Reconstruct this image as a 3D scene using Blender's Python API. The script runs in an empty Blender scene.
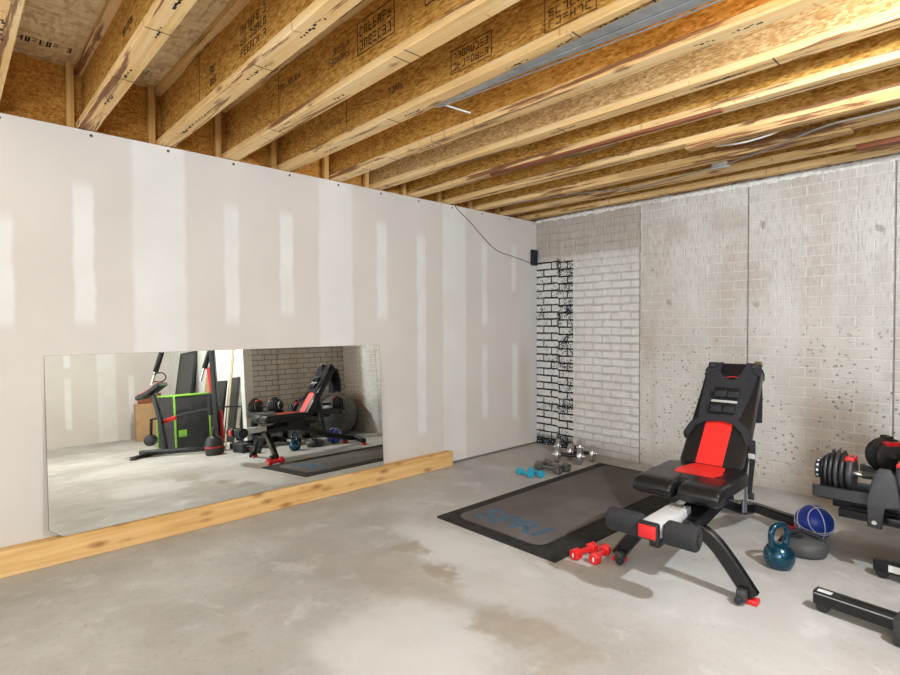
import bpy, bmesh, math, random
from mathutils import Vector, Matrix
random.seed(7)
S = bpy.context.scene
C = S.collection
PI = math.pi

# ------------------------------------------------------------------ camera
yaw, pit, rol, foc = 0.81847, -0.022205, -0.0047935, 540.9
fw = Vector((-math.sin(yaw)*math.cos(pit), math.cos(yaw)*math.cos(pit), math.sin(pit)))
rt = Vector((math.cos(yaw), math.sin(yaw), 0)); up = rt.cross(fw)
r2 = math.cos(rol)*rt + math.sin(rol)*up; u2 = -math.sin(rol)*rt + math.cos(rol)*up
cam = bpy.data.objects.new('camera', bpy.data.cameras.new('camera')); C.objects.link(cam)
M = Matrix((( r2.x, u2.x, -fw.x, 3.7139), (r2.y, u2.y, -fw.y, -4.7883), (r2.z, u2.z, -fw.z, 1.3084), (0,0,0,1)))
cam.matrix_world = M
cam.data.sensor_width = 36; cam.data.lens = foc/900*36; cam.data.clip_start = .02
S.camera = cam

# ------------------------------------------------------------------ light
w = bpy.data.worlds.new('world'); S.world = w; w.use_nodes = True
w.node_tree.nodes['Background'].inputs[0].default_value = (1, .97, .93, 1)
w.node_tree.nodes['Background'].inputs[1].default_value = .15
def bulb(name, loc, power, rad, col=(.84, .925, 1.0)):
    l = bpy.data.lights.new(name, 'POINT'); l.energy = power; l.shadow_soft_size = rad; l.color = col
    o = bpy.data.objects.new(name, l); C.objects.link(o); o.location = loc
def area(name, loc, target, sx, sy, power, col=(.84, .925, 1.0)):
    l = bpy.data.lights.new(name, 'AREA'); l.shape = 'RECTANGLE'; l.size = sx; l.size_y = sy; l.energy = power; l.color = col
    o = bpy.data.objects.new(name, l); C.objects.link(o); o.location = loc
    o.rotation_euler = (Vector(target)-Vector(loc)).to_track_quat('-Z', 'Y').to_euler()
bulb('ceiling_bulb_light', (4.3, -2.62, 2.33), 560, .035)
bulb('ceiling_bulb_light', (2.6, -6.4, 2.36), 55, .08)
bulb('ceiling_bulb_light', (6.2, -4.6, 2.36), 190, .06)  # extra bulb added to brighten the far side reflected in the mirror
area('soft_fill_light', (3.0, -8.3, 1.15), (2.2, 0, 2.3), 4.0, 1.9, 215)  # added soft fill from behind the camera, no doorway modelled
area('joist_fill_light', (4.6, -6.0, 1.40), (3.2, -3.6, 2.5), .7, .7, 150)  # added fill aimed up to brighten the joists
S.view_settings.view_transform = 'Standard'; S.view_settings.look = 'None'
S.view_settings.gamma = 1; S.view_settings.use_curve_mapping = False
S.view_settings.exposure = -1.17

# ------------------------------------------------------------------ node materials
class NT:
    def __init__(s, name):
        s.m = bpy.data.materials.new(name); s.m.use_nodes = True
        s.t = s.m.node_tree; s.b = s.t.nodes['Principled BSDF']
    def n(s, typ, **kw):
        x = s.t.nodes.new(typ)
        for k, v in kw.items(): setattr(x, k, v)
        return x
    def put(s, sock, v):
        if isinstance(v, bpy.types.NodeSocket): s.t.links.new(v, sock)
        elif v is not None:
            if hasattr(sock.default_value, '__len__') and not isinstance(v, (tuple, list)): v = (v, v, v)
            if sock.type == 'RGBA' and len(v) == 3: v = (*v, 1)
            sock.default_value = v
    def math(s, op, a, b=None, c=None, clamp=False):
        x = s.n('ShaderNodeMath', operation=op, use_clamp=clamp)
        s.put(x.inputs[0], a); s.put(x.inputs[1], b)
        if c is not None: s.put(x.inputs[2], c)
        return x.outputs[0]
    def mix(s, f, a, b, mode='MIX'):
        x = s.n('ShaderNodeMix', data_type='RGBA', blend_type=mode)
        s.put(x.inputs['Factor'], f)
        s.put(x.inputs[6], a); s.put(x.inputs[7], b)
        return x.outputs[2]
    def coord(s, which='Object'):
        return s.n('ShaderNodeTexCoord').outputs[which]
    def xyz(s, v):
        x = s.n('ShaderNodeSeparateXYZ'); s.put(x.inputs[0], v); return x.outputs
    def comb(s, x, y, z):
        c = s.n('ShaderNodeCombineXYZ'); s.put(c.inputs[0], x); s.put(c.inputs[1], y); s.put(c.inputs[2], z); return c.outputs[0]
    def mapping(s, v, scale=(1,1,1), rot=(0,0,0), loc=(0,0,0)):
        x = s.n('ShaderNodeMapping'); s.put(x.inputs['Vector'], v)
        x.inputs['Scale'].default_value = scale; x.inputs['Rotation'].default_value = rot; x.inputs['Location'].default_value = loc
        return x.outputs[0]
    def noise(s, v, scale=5, detail=4, rough=.55, dist=0):
        x = s.n('ShaderNodeTexNoise'); s.put(x.inputs['Vector'], v)
        x.inputs['Scale'].default_value = scale; x.inputs['Detail'].default_value = detail
        x.inputs['Roughness'].default_value = rough; x.inputs['Distortion'].default_value = dist
        return x.outputs['Fac']
    def voro(s, v, scale=5, feature='F1'):
        x = s.n('ShaderNodeTexVoronoi', feature=feature); s.put(x.inputs['Vector'], v); x.inputs['Scale'].default_value = scale
        return x.outputs
    def ramp(s, f, *stops):
        x = s.n('ShaderNodeValToRGB'); s.put(x.inputs[0], f)
        e = x.color_ramp.elements
        while len(e) < len(stops): e.new(.5)
        for el, (p, c) in zip(e, stops):
            el.position = p; el.color = (*c, 1) if len(c) == 3 else c
        return x.outputs[0]
    def step(s, v, a, b):          # smooth 0->1 from a to b
        x = s.n('ShaderNodeMapRange', interpolation_type='SMOOTHSTEP'); s.put(x.inputs[0], v)
        if a < b:
            x.inputs[1].default_value = a; x.inputs[2].default_value = b
        else:
            x.inputs[1].default_value = b; x.inputs[2].default_value = a
            x.inputs[3].default_value = 1; x.inputs[4].default_value = 0
        return x.outputs[0]
    def rect(s, u, v, u0, u1, v0, v1, su=.01, sv=.03):
        a = s.math('MULTIPLY', s.step(u, u0-su, u0+su), s.step(u, u1+su, u1-su))
        b = s.math('MULTIPLY', s.step(v, v0-sv, v0+sv), s.step(v, v1+sv, v1-sv))
        return s.math('MULTIPLY', a, b)
    def mx(s, *a):
        r = a[0]
        for q in a[1:]: r = s.math('MAXIMUM', r, q)
        return r
    def bump(s, h, strength=.3, dist=.01):
        x = s.n('ShaderNodeBump'); s.put(x.inputs['Height'], h)
        x.inputs['Strength'].default_value = strength; x.inputs['Distance'].default_value = dist
        s.t.links.new(x.outputs[0], s.b.inputs['Normal'])
    def done(s, col=None, rough=None, metal=None, spec=None, coat=None, emit=None):
        i = s.b.inputs
        s.put(i['Base Color'], col); s.put(i['Roughness'], rough); s.put(i['Metallic'], metal)
        if spec is not None: i['Specular IOR Level'].default_value = spec
        if coat is not None: i['Coat Weight'].default_value = coat; i['Coat Roughness'].default_value = .15
        return s.m
def simple(name, col, rough=.5, metal=0, var=.12, scale=30, bump=0, spec=None, coat=None):
    n = NT(name); c = n.coord()
    f = n.noise(c, scale, 3)
    d = tuple(x*(1-var) for x in col); e = tuple(min(1, x*(1+var)) for x in col)
    if bump: n.bump(n.noise(c, scale*4, 2), bump, .002)
    return n.done(n.ramp(f, (.3, d), (.7, e)), rough, metal, spec, coat)

def rand_vec(n, v, amt=7.0):
    oi = n.n('ShaderNodeObjectInfo').outputs['Random']
    r = n.math('MULTIPLY', oi, amt)
    a = n.n('ShaderNodeVectorMath', operation='ADD'); n.put(a.inputs[0], v); n.put(a.inputs[1], n.comb(r, r, r))
    return a.outputs[0]
def osb_mat(name, dark, mid, light, axes='xz', fine=1.0):
    n = NT(name); c = n.coord(); c = rand_vec(n, c)
    # chips lying in the board's plane
    x = n.mapping(c, (34*fine, 60*fine, 130*fine), (0.0, .3, .1)) if axes == 'xz' else n.mapping(c, (34*fine, 110*fine, 110*fine), (0, .1, .3))
    y = n.mapping(c, (46*fine, 60*fine, 110*fine), (.1, -.7, .1)) if axes == 'xz' else n.mapping(c, (120*fine, 36*fine, 120*fine), (0, .1, .5))
    va = n.voro(x, 1.0)['Color']; vb = n.voro(y, 1.0)['Color']
    fa = n.xyz(va)[0]; fb = n.xyz(vb)[1]
    f = n.math('ADD', n.math('MULTIPLY', fa, .45), n.math('MULTIPLY', fb, .35))
    f = n.math('ADD', f, n.math('MULTIPLY', n.noise(c, 6, 3), .35))
    col = n.ramp(f, (.25, dark), (.55, mid), (.95, light))
    n.bump(f, .25, .003)
    return n.done(col, .75, spec=.25)
def lumber_mat(name, dark, mid, light, axis='x', knots=True, knotcol=(.16, .055, .015), wane=False, flat=False):
    n = NT(name); c0 = n.coord(); c = rand_vec(n, c0)
    sc = {'x': (1.2, 28, 28), 'y': (28, 1.2, 28), 'z': (28, 28, 1.2)}[axis]
    g = n.noise(n.mapping(c, sc), 1.0, 5, .6, .6)
    b = n.noise(c, 2.2, 3)
    f = n.math('ADD', n.math('MULTIPLY', g, .7), n.math('MULTIPLY', b, .3))
    col = n.ramp(f, (.32, dark), (.5, mid), (.66, light))
    if knots:
        if flat: c = n.comb(0, *n.xyz(c)[1:])
        ks = (1, 4.6, 13) if flat else {'x': (2.6, 9, 9), 'y': (9, 2.6, 9), 'z': (9, 9, 2.6)}[axis]
        d = n.voro(n.mapping(c, ks), 1.0)['Distance']
        d = n.math('ADD', d, n.math('MULTIPLY', n.noise(c, 40, 2), .12))
        k = n.step(d, .42 if flat else .24, .10)
        col = n.mix(n.math('MULTIPLY', k, .75), col, knotcol)
    if wane:
        wn = n.noise(n.mapping(c, (.9, 16, 16), loc=(3, 1, 2)), 1.0, 5, .65, .3)
        col = n.mix(n.math('MULTIPLY', n.step(wn, .54, .60), .85), col, (.17, .045, .015))
        rs = n.noise(n.mapping(c, (30, 9, 9), loc=(7, 2, 4)), 1.0, 2)
        col = n.mix(n.math('MULTIPLY', n.step(rs, .66, .72), .45), col, (.40, .15, .05))
    n.bump(g, .12, .002)
    return n.done(col, .7, spec=.3)

# ---- drywall with taped seams and mudded screw rows
def drywall_mat(name, full, short):
    n = NT(name); c = n.coord(); X, Y, Z = n.xyz(c)
    wob = n.math('MULTIPLY', n.math('SUBTRACT', n.noise(n.comb(0, 0, n.math('MULTIPLY', Z, 5.0)), 1, 3), .5), .05)
    yw = n.math('ADD', Y, wob)
    a = n.mx(*[n.rect(yw, Z, p-h, p+h, -1, 5, .018, .03) for p, h in full])
    b = n.mx(*[n.rect(yw, Z, p-h, p+h, z0, z1, .012, .05) for p, h, z0, z1 in short])
    blot = n.noise(c, 1.6, 4)
    paper = n.ramp(blot, (.3, (.625, .575, .525)), (.7, (.68, .63, .58)))
    mud = n.ramp(n.noise(c, 3, 3), (.3, (.715, .695, .665)), (.7, (.775, .757, .732)))
    m = n.math('MULTIPLY', n.mx(n.math('MULTIPLY', a, .85), b), n.ramp(n.noise(c, 4, 4), (.25, (.7,)*3), (.6, (1,)*3)))
    col = n.mix(m, paper, mud)
    # screw dimples
    sy = n.math('ABSOLUTE', n.math('SUBTRACT', n.math('FRACT', n.math('DIVIDE', n.math('ADD', Y, .25), .41)), .5))
    dz = n.math('ABSOLUTE', n.math('SUBTRACT', Z, 2.415))
    dd = n.math('ADD', n.math('POWER', n.math('MULTIPLY', sy, .41), 2), n.math('POWER', dz, 2))
    scr = n.step(dd, .00011, .00005)
    col = n.mix(scr, col, (.09, .07, .06))
    # tan smear and dirt near the far corner
    sm = n.math('MULTIPLY', n.rect(Y, Z, -.28, -.12, .05, 1.0, .05, .3), n.noise(c, 7, 3))
    col = n.mix(n.math('MULTIPLY', sm, .6), col, (.50, .41, .29))
    pr = n.rect(Y, Z, -.105, .01, -.1, 2.2, .004, .3)
    col = n.mix(n.math('MULTIPLY', pr, .7), col, (.60, .60, .60))
    n.bump(n.math('ADD', n.math('MULTIPLY', m, .6), n.math('MULTIPLY', n.noise(c, 60, 2), .15)), .12, .004)
    return n.done(col, .85, spec=.2)

# ---- brick-formed poured concrete
def concrete_wall_mat(name, paint=True, axis='x'):
    n = NT(name); c = n.coord(); X, Y, Z = n.xyz(c)
    U = X if axis == 'x' else Y
    stag = n.math('MULTIPLY', n.math('GREATER_THAN', U, .286), .012) if paint else 0.0
    vec = n.comb(U, n.math('ADD', Z, stag), 0)
    wv = n.n('ShaderNodeVectorMath', operation='ADD'); n.put(wv.inputs[0], vec)
    nz = n.n('ShaderNodeTexNoise'); n.put(nz.inputs['Vector'], c); nz.inputs['Scale'].default_value = 9
    sc = n.n('ShaderNodeVectorMath', operation='SCALE'); n.put(sc.inputs[0], nz.outputs['Color']); sc.inputs['Scale'].default_value = .008
    n.t.links.new(sc.outputs[0], wv.inputs[1]); vec = wv.outputs[0]
    br = n.n('ShaderNodeTexBrick'); n.put(br.inputs['Vector'], vec)
    br.inputs['Scale'].default_value = 1; br.inputs['Mortar Size'].default_value = .0065; br.inputs['Mortar Smooth'].default_value = .35
    br.inputs['Brick Width'].default_value = .205; br.inputs['Row Height'].default_value = .0765; br.inputs['Bias'].default_value = 0
    br.inputs['Color1'].default_value = (.4, .4, .4, 1); br.inputs['Color2'].default_value = (.6, .6, .6, 1)
    mortar = br.outputs['Fac']; tone = n.xyz(br.outputs['Color'])[0]
    # vertical ribs of the form liner, fading towards the floor
    rib = n.noise(n.comb(n.math('MULTIPLY', U, 95), n.math('MULTIPLY', Z, 11.0), 0), 1, 2, .5)
    ribm = n.step(Z, .9, 1.9)
    big = n.noise(c, 1.3, 5, .6)
    streak = n.noise(n.comb(n.math('MULTIPLY', U, 3.2), 0, n.math('MULTIPLY', Z, .7)), 1.0, 4, .6)
    base = n.ramp(big, (.3, (.50, .455, .405)), (.5, (.605, .565, .515)), (.72, (.69, .66, .615)))
    base = n.mix(n.math('MULTIPLY', n.step(streak, .48, .66), .6), base, (.50, .41, .34))
    base = n.mix(n.math('MULTIPLY', n.step(streak, .46, .32), .4), base, (.76, .75, .73))
    base = n.mix(n.math('MULTIPLY', n.math('SUBTRACT', tone, .4), .9), base, (.70, .665, .61))
    # light joints on the poured panels, dark grooves on the corner panel
    base = n.mix(n.math('MULTIPLY', mortar, .6 if paint else .75), base, (.80, .78, .74) if paint else (.20, .18, .15))
    base = n.mix(n.math('MULTIPLY', n.math('MULTIPLY', ribm, n.step(rib, .5, .66)), .5), base, (.40, .33, .27))
    # air pockets
    vd = n.voro(n.mapping(c, (1, 1, 1)), 23)['Distance']
    pit = n.math('MULTIPLY', n.step(n.math('ADD', vd, n.math('MULTIPLY', n.noise(c, 45, 3), .45)), .46, .38), n.step(n.math('ADD', n.noise(c, 2.6, 3), n.math('MULTIPLY', U, .03)), .40, .58))
    pit = n.math('MULTIPLY', pit, n.step(Z, 1.65, .9))
    base = n.mix(n.math('MULTIPLY', pit, .8), base, (.17, .16, .15))
    vd2 = n.voro(c, 3.1)['Distance']
    blob = n.step(n.math('ADD', vd2, n.math('MULTIPLY', n.noise(c, 28, 3), .30)), .25, .20)
    base = n.mix(n.math('MULTIPLY', blob, .55), base, (.25, .22, .19))
    hgt = n.math('MULTIPLY', mortar, -1.0)
    if paint:
        speck = n.noise(c, 55, 4, .7); pool = n.noise(c, 6, 3, .6)
        wh = n.math('MULTIPLY', n.rect(U, Z, .478, 1.212, -.1, 1.88, .006, .22), n.ramp(n.noise(c, 3.0, 4), (.3, (.6,)*3), (.55, (1,)*3)))
        whc = n.ramp(n.noise(c, 14, 4), (.35, (.68, .66, .62)), (.65, (.80, .785, .75)))
        hl = n.step(n.math('ABSOLUTE', n.math('SUBTRACT', n.math('FRACT', n.math('DIVIDE', n.math('ADD', n.xyz(vec)[1], .012), .0765)), .5)), .40, .48)
        whc = n.mix(n.math('MULTIPLY', n.mx(n.math('MULTIPLY', mortar, .5), n.math('MULTIPLY', hl, n.math('MULTIPLY', n.step(n.noise(c, 5, 3), .38, .56), .85))), .8), whc, (.34, .30, .25))
        base = n.mix(n.math('MULTIPLY', wh, .85), base, whc)
        gr = n.rect(U, Z, -.1, 1.21, 2.03, 3, .01, .05)
        base = n.mix(n.math('MULTIPLY', gr, .6), base, n.ramp(n.noise(n.comb(n.math('MULTIPLY', U, 50), n.math('MULTIPLY', Z, 3), 0), 1, 3), (.35, (.30, .235, .18)), (.7, (.47, .40, .33))))
        pp = n.rect(U, Z, -.1, .476, -.1, 2.0, .004, .012)
        s2 = n.rect(U, Z, .286, .476, -.1, 2.0, .01, .01)
        thr = n.math('ADD', .60, n.math('MULTIPLY', n.math('SUBTRACT', .5, pool), .55))
        thr = n.math('SUBTRACT', thr, n.math('MULTIPLY', s2, .055))
        black = n.math('GREATER_THAN', speck, thr)
        low = n.step(Z, .16, .05)
        black = n.mx(black, n.step(mortar, .05, .15), n.math('MULTIPLY', n.step(n.math('ABSOLUTE', n.math('SUBTRACT', n.math('FRACT', n.math('DIVIDE', n.xyz(vec)[1], .0765)), .5)), .36, .40), n.step(n.noise(c, 9, 3), .38, .5)), n.math('MULTIPLY', low, n.math('GREATER_THAN', speck, .42)))
        pc = n.ramp(n.noise(c, 18, 3), (.3, (.60, .585, .56)), (.7, (.72, .71, .69)))
        pcol = n.mix(black, pc, (.018, .018, .02))
        base = n.mix(pp, base, pcol)
        ov = n.math('MULTIPLY', n.rect(U, Z, .27, .30, -.1, 2.02, .012, .01), n.step(pool, .45, .6))
        base = n.mix(n.math('MULTIPLY', ov, .8), base, (.02, .02, .022))
        hgt = n.math('MULTIPLY', hgt, n.math('ADD', .35, n.math('MULTIPLY', n.step(U, 1.22, 1.2), .65)))
    grime = n.math('MULTIPLY', n.math('MULTIPLY', n.step(U, .46, .50), 1.0) if paint else 1.0, n.step(n.math('ADD', Z, n.math('MULTIPLY', n.noise(c, 5, 3), .25)), .38, .10))
    grime = n.math('MULTIPLY', grime, .55)
    base = n.mix(grime, base, (.36, .31, .25)) if paint else base
    if paint:
        vs_ = n.math('MULTIPLY', n.rect(U, Z, 1.225, 1.36, -.2, 2.2, .05, .3), n.step(n.noise(n.comb(n.math('MULTIPLY', U, 6), 0, n.math('MULTIPLY', Z, 1.5)), 1, 4), .38, .62))
        base = n.mix(n.math('MULTIPLY', vs_, .55), base, (.44, .37, .30))
        hs_ = n.math('MULTIPLY', n.rect(U, Z, 1.2, 2.16, 2.06, 2.26, .03, .08), n.step(n.noise(c, 2.7, 4), .42, .6))
        base = n.mix(n.math('MULTIPLY', hs_, .5), base, (.45, .37, .31))
    joints = n.mx(*[n.rect(U, Z, p-.004, p+.004, -1, 5, .004, .01) for p in ((1.214, 2.15, 3.083) if paint else (-.20, -1.15))])
    base = n.mix(n.math('MULTIPLY', joints, .7), base, (.22, .20, .175))
    hgt = n.math('SUBTRACT', hgt, joints)
    hgt = n.math('ADD', hgt, n.math('MULTIPLY', n.noise(c, 34, 4, .6), .5))
    hgt = n.math('ADD', hgt, n.math('MULTIPLY', n.math('MULTIPLY', ribm, rib), .35))
    n.bump(hgt, .95, .009)
    return n.done(base, .9, spec=.2)

def floor_mat():
    n = NT('floor_concrete'); c = n.coord(); X, Y, Z = n.xyz(c)
    a = n.noise(c, 1.1, 6, .62, .4); b = n.noise(c, 4.5, 5, .65, .5); f = n.noise(c, 38, 4, .7)
    col = n.ramp(a, (.30, (.36, .343, .322)), (.48, (.445, .43, .411)), (.66, (.555, .545, .53)))
    col = n.mix(n.math('MULTIPLY', n.step(b, .52, .70), .5), col, (.43, .402, .37))
    col = n.mix(n.math('MULTIPLY', n.step(b, .46, .30), .45), col, (.66, .655, .64))
    col = n.mix(n.math('MULTIPLY', n.step(f, .54, .72), .42), col, (.25, .215, .18))
    wx = n.math('ADD', X, n.math('MULTIPLY', n.math('SUBTRACT', n.noise(c, 3.5, 4), .5), .55))
    wy = n.math('ADD', Y, n.math('MULTIPLY', n.math('SUBTRACT', n.noise(n.mapping(c, loc=(5, 3, 1)), 3.5, 4), .5), .55))
    def spot(x, y, rx, ry, colr, amt):
        nonlocal col
        d = n.math('ADD', n.math('POWER', n.math('DIVIDE', n.math('SUBTRACT', wx, x), rx), 2), n.math('POWER', n.math('DIVIDE', n.math('SUBTRACT', wy, y), ry), 2))
        col = n.mix(n.math('MULTIPLY', n.step(d, 1.6, .1), amt), col, colr)
    W_ = (.67, .67, .66); B_ = (.35, .285, .22)
    spot(1.30, -2.62, .42, .22, W_, .75); spot(1.75, -2.75, .55, .25, W_, .45)
    spot(2.0, -3.42, .42, .32, W_, .7); spot(2.8, -2.2, .5, .5, W_, .35)
    spot(1.52, -3.05, .34, .22, B_, .40); spot(1.22, -2.86, .10, .09, B_, .75); spot(1.62, -2.90, .13, .08, B_, .8)
    spot(2.19, -3.03, .16, .12, B_, .65); spot(2.45, -3.02, .20, .10, B_, .45); spot(1.0, -3.2, .5, .3, B_, .15)
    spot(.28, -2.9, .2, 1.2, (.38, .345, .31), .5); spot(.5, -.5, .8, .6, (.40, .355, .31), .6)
    spot(1.45, -3.95, .10, .06, B_, .4); spot(3.15, -.9, .25, .2, (.22, .16, .10), .55)  # last dark spot paints the dumbbell stand's cast shadow
    fl = n.math('MULTIPLY', n.step(n.noise(n.mapping(c, loc=(9, 1, 4)), 14, 3, .7), .73, .78), .6)
    col = n.mix(fl, col, (.16, .12, .09))
    n.bump(n.math('ADD', n.math('MULTIPLY', f, .4), b), .15, .006)
    return n.done(col, n.ramp(b, (.3, (.5,)*3), (.7, (.75,)*3)), spec=.35)

M_floor = floor_mat()
M_dry = drywall_mat('drywall', [(-3.79, .15), (-2.53, .15), (-1.25, .15), (-5.0, .15), (-6.2, .15)],
    [(-4.19, .05, 1.33, 2.13), (-3.345, .048, 1.33, 2.13), (-2.945, .05, 1.40, 2.13), (-2.09, .05, 1.37, 2.17), (-1.66, .05, .34, 2.12),
     (-.835, .038, 1.31, 2.12), (-.835, .04, .38, 1.10), (-.385, .035, 1.68, 2.14), (-.37, .045, .32, 1.10), (-4.56, .05, 1.32, 1.9), (-5.5, .05, .4, 2.1)])
M_dry2 = drywall_mat('drywall_far', [(-2.6, .15), (-3.82, .15), (-5.04, .15)], [(-3.2, .05, .3, 1.2), (-3.2, .05, 1.4, 2.1), (-4.4, .05, .3, 1.2), (-2.2, .05, .3, 1.2), (-5.6, .05, .3, 1.2)])
M_conc = concrete_wall_mat('brick_formed_concrete', True)
M_conc2 = concrete_wall_mat('brick_formed_concrete_dark_joints', False, 'y')  # unpainted alcove wall with dark mortar joints
M_osb_web = osb_mat('osb_web', (.34, .145, .018), (.58, .29, .055), (.76, .47, .14))
M_osb_web_lit = osb_mat('osb_web_lit', (.42, .22, .07), (.62, .38, .15), (.84, .62, .32), fine=1.2)  # web copy with the bulb's light on one joist put into the colour
M_osb_rim = osb_mat('osb_rim', (.34, .13, .018), (.56, .25, .04), (.72, .39, .10), axes='yz')
M_osb_floor = osb_mat('osb_subfloor', (.60, .43, .22), (.80, .62, .36), (.95, .82, .56), axes='xy', fine=.45)
M_flange = lumber_mat('flange_pine', (.62, .38, .15), (.84, .56, .25), (.90, .69, .40), 'x', wane=True)
M_stud = lumber_mat('stud_pine', (.50, .28, .085), (.70, .41, .14), (.80, .53, .22), 'z', False)
M_plate = lumber_mat('plate_pine', (.42, .25, .10), (.60, .38, .17), (.70, .50, .26), 'y', True)
M_board = lumber_mat('mirror_board_pine', (.56, .30, .095), (.72, .44, .17), (.80, .54, .25), 'y', True, (.27, .085, .015), flat=True)
M_stripw = lumber_mat('furring_pine', (.46, .25, .085), (.66, .41, .17), (.78, .54, .26), 'x', wane=True)
M_redwood = lumber_mat('reddish_board', (.14, .04, .018), (.24, .075, .03), (.34, .13, .06), 'x', False)
M_ink = simple('stamp_ink', (.02, .016, .012), .8)
M_foam = simple('sill_foam', (.84, .81, .76), .9, 0, .2, 40, .4)
M_galv = simple('galvanised_steel', (.52, .54, .56), .35, .85, .15, 14)
M_chrome = simple('chrome', (.72, .72, .72), .18, 1, .08)
M_dullchrome = simple('dull_chrome', (.50, .49, .47), .38, .9, .2, 30)
M_grey_cast = simple('grey_cast_iron', (.20, .19, .175), .35, .75, .25, 40)
M_black_vinyl = simple('black_vinyl', (.010, .010, .011), .30, 0, .3, 60, .08, .45)
M_black_steel = simple('black_powder_steel', (.008, .008, .009), .26, .0, .3, 60, 0, .5)
M_black_plastic = simple('black_plastic', (.016, .016, .018), .42, 0, .25, 50)
M_dgrey_plastic = simple('dark_grey_plastic', (.034, .034, .037), .45, 0, .2, 50)
M_black_fabric = simple('black_fabric', (.027, .027, .031), .85, 0, .35, 120, .3, .2)
M_foam_black = simple('black_foam', (.036, .036, .039), .9, 0, .3, 180, .4, .2)
M_red_vinyl = simple('red_vinyl', (.74, .025, .02), .45, 0, .06, 60, .05)
M_red = simple('red_plastic', (.72, .018, .02), .35, 0, .08, 40)
M_silver = simple('silver_paint', (.72, .73, .74), .4, .1, .04, 40)
M_reflect = simple('grey_webbing', (.42, .41, .39), .6, 0, .1, 40)
M_teal_kb = simple('teal_enamel', (.005, .060, .105), .22, .55, .15, 25, 0, .6, .4)
M_blue_rubber = simple('blue_rubber', (.012, .045, .36), .42, 0, .1, 40, .15)
M_white = simple('white_paint', (.75, .75, .73), .5)
M_grey_rub = simple('grey_rubber', (.065, .065, .067), .6, 0, .15, 60, .1)
M_mat = simple('black_rubber_mat', (.030, .029, .028), .8, 0, .35, 18, .3, .2)
def pad_mat():
    n = NT('worn_grey_exercise_mat'); c = n.coord()
    col = n.ramp(n.noise(c, 2.4, 5, .6), (.3, (.105, .092, .09)), (.55, (.135, .12, .117)), (.75, (.195, .178, .172)))
    n.bump(n.noise(c, 160, 2), .25, .002)
    return n.done(col, .8, spec=.25)
M_pad = pad_mat()
M_padtext = simple('faded_blue_print', (.045, .11, .18), .8, 0, .25, 22)
M_cyan = simple('turquoise_vinyl', (.02, .34, .50), .4, 0, .08, 40)
M_grip = simple('black_grip', (.02, .02, .02), .6)
M_card = simple('cardboard', (.40, .24, .12), .85, 0, .12, 8)
M_lime = simple('lime_green', (.22, .50, .05), .6, 0, .1, 20)
M_dpanel = simple('dark_panel', (.03, .03, .032), .6, 0, .3, 10)
M_tan = simple('tan_moulding', (.42, .36, .24), .6, 0, .1, 20)
M_wht_trim = simple('white_trim_paint', (.70, .69, .65), .5, 0, .06, 8)
M_exball = simple('grey_ball_vinyl', (.10, .095, .09), .45, 0, .15, 12)
M_cable = simple('grey_cable', (.20, .18, .155), .6)
def mirror_mat():
    n = NT('mirror_silver'); return n.done((.86, .88, .83), .0, 1.0)
M_mirror = mirror_mat()
M_gedge = simple('mirror_edge_glass', (.16, .14, .10), .25, .2)

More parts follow.
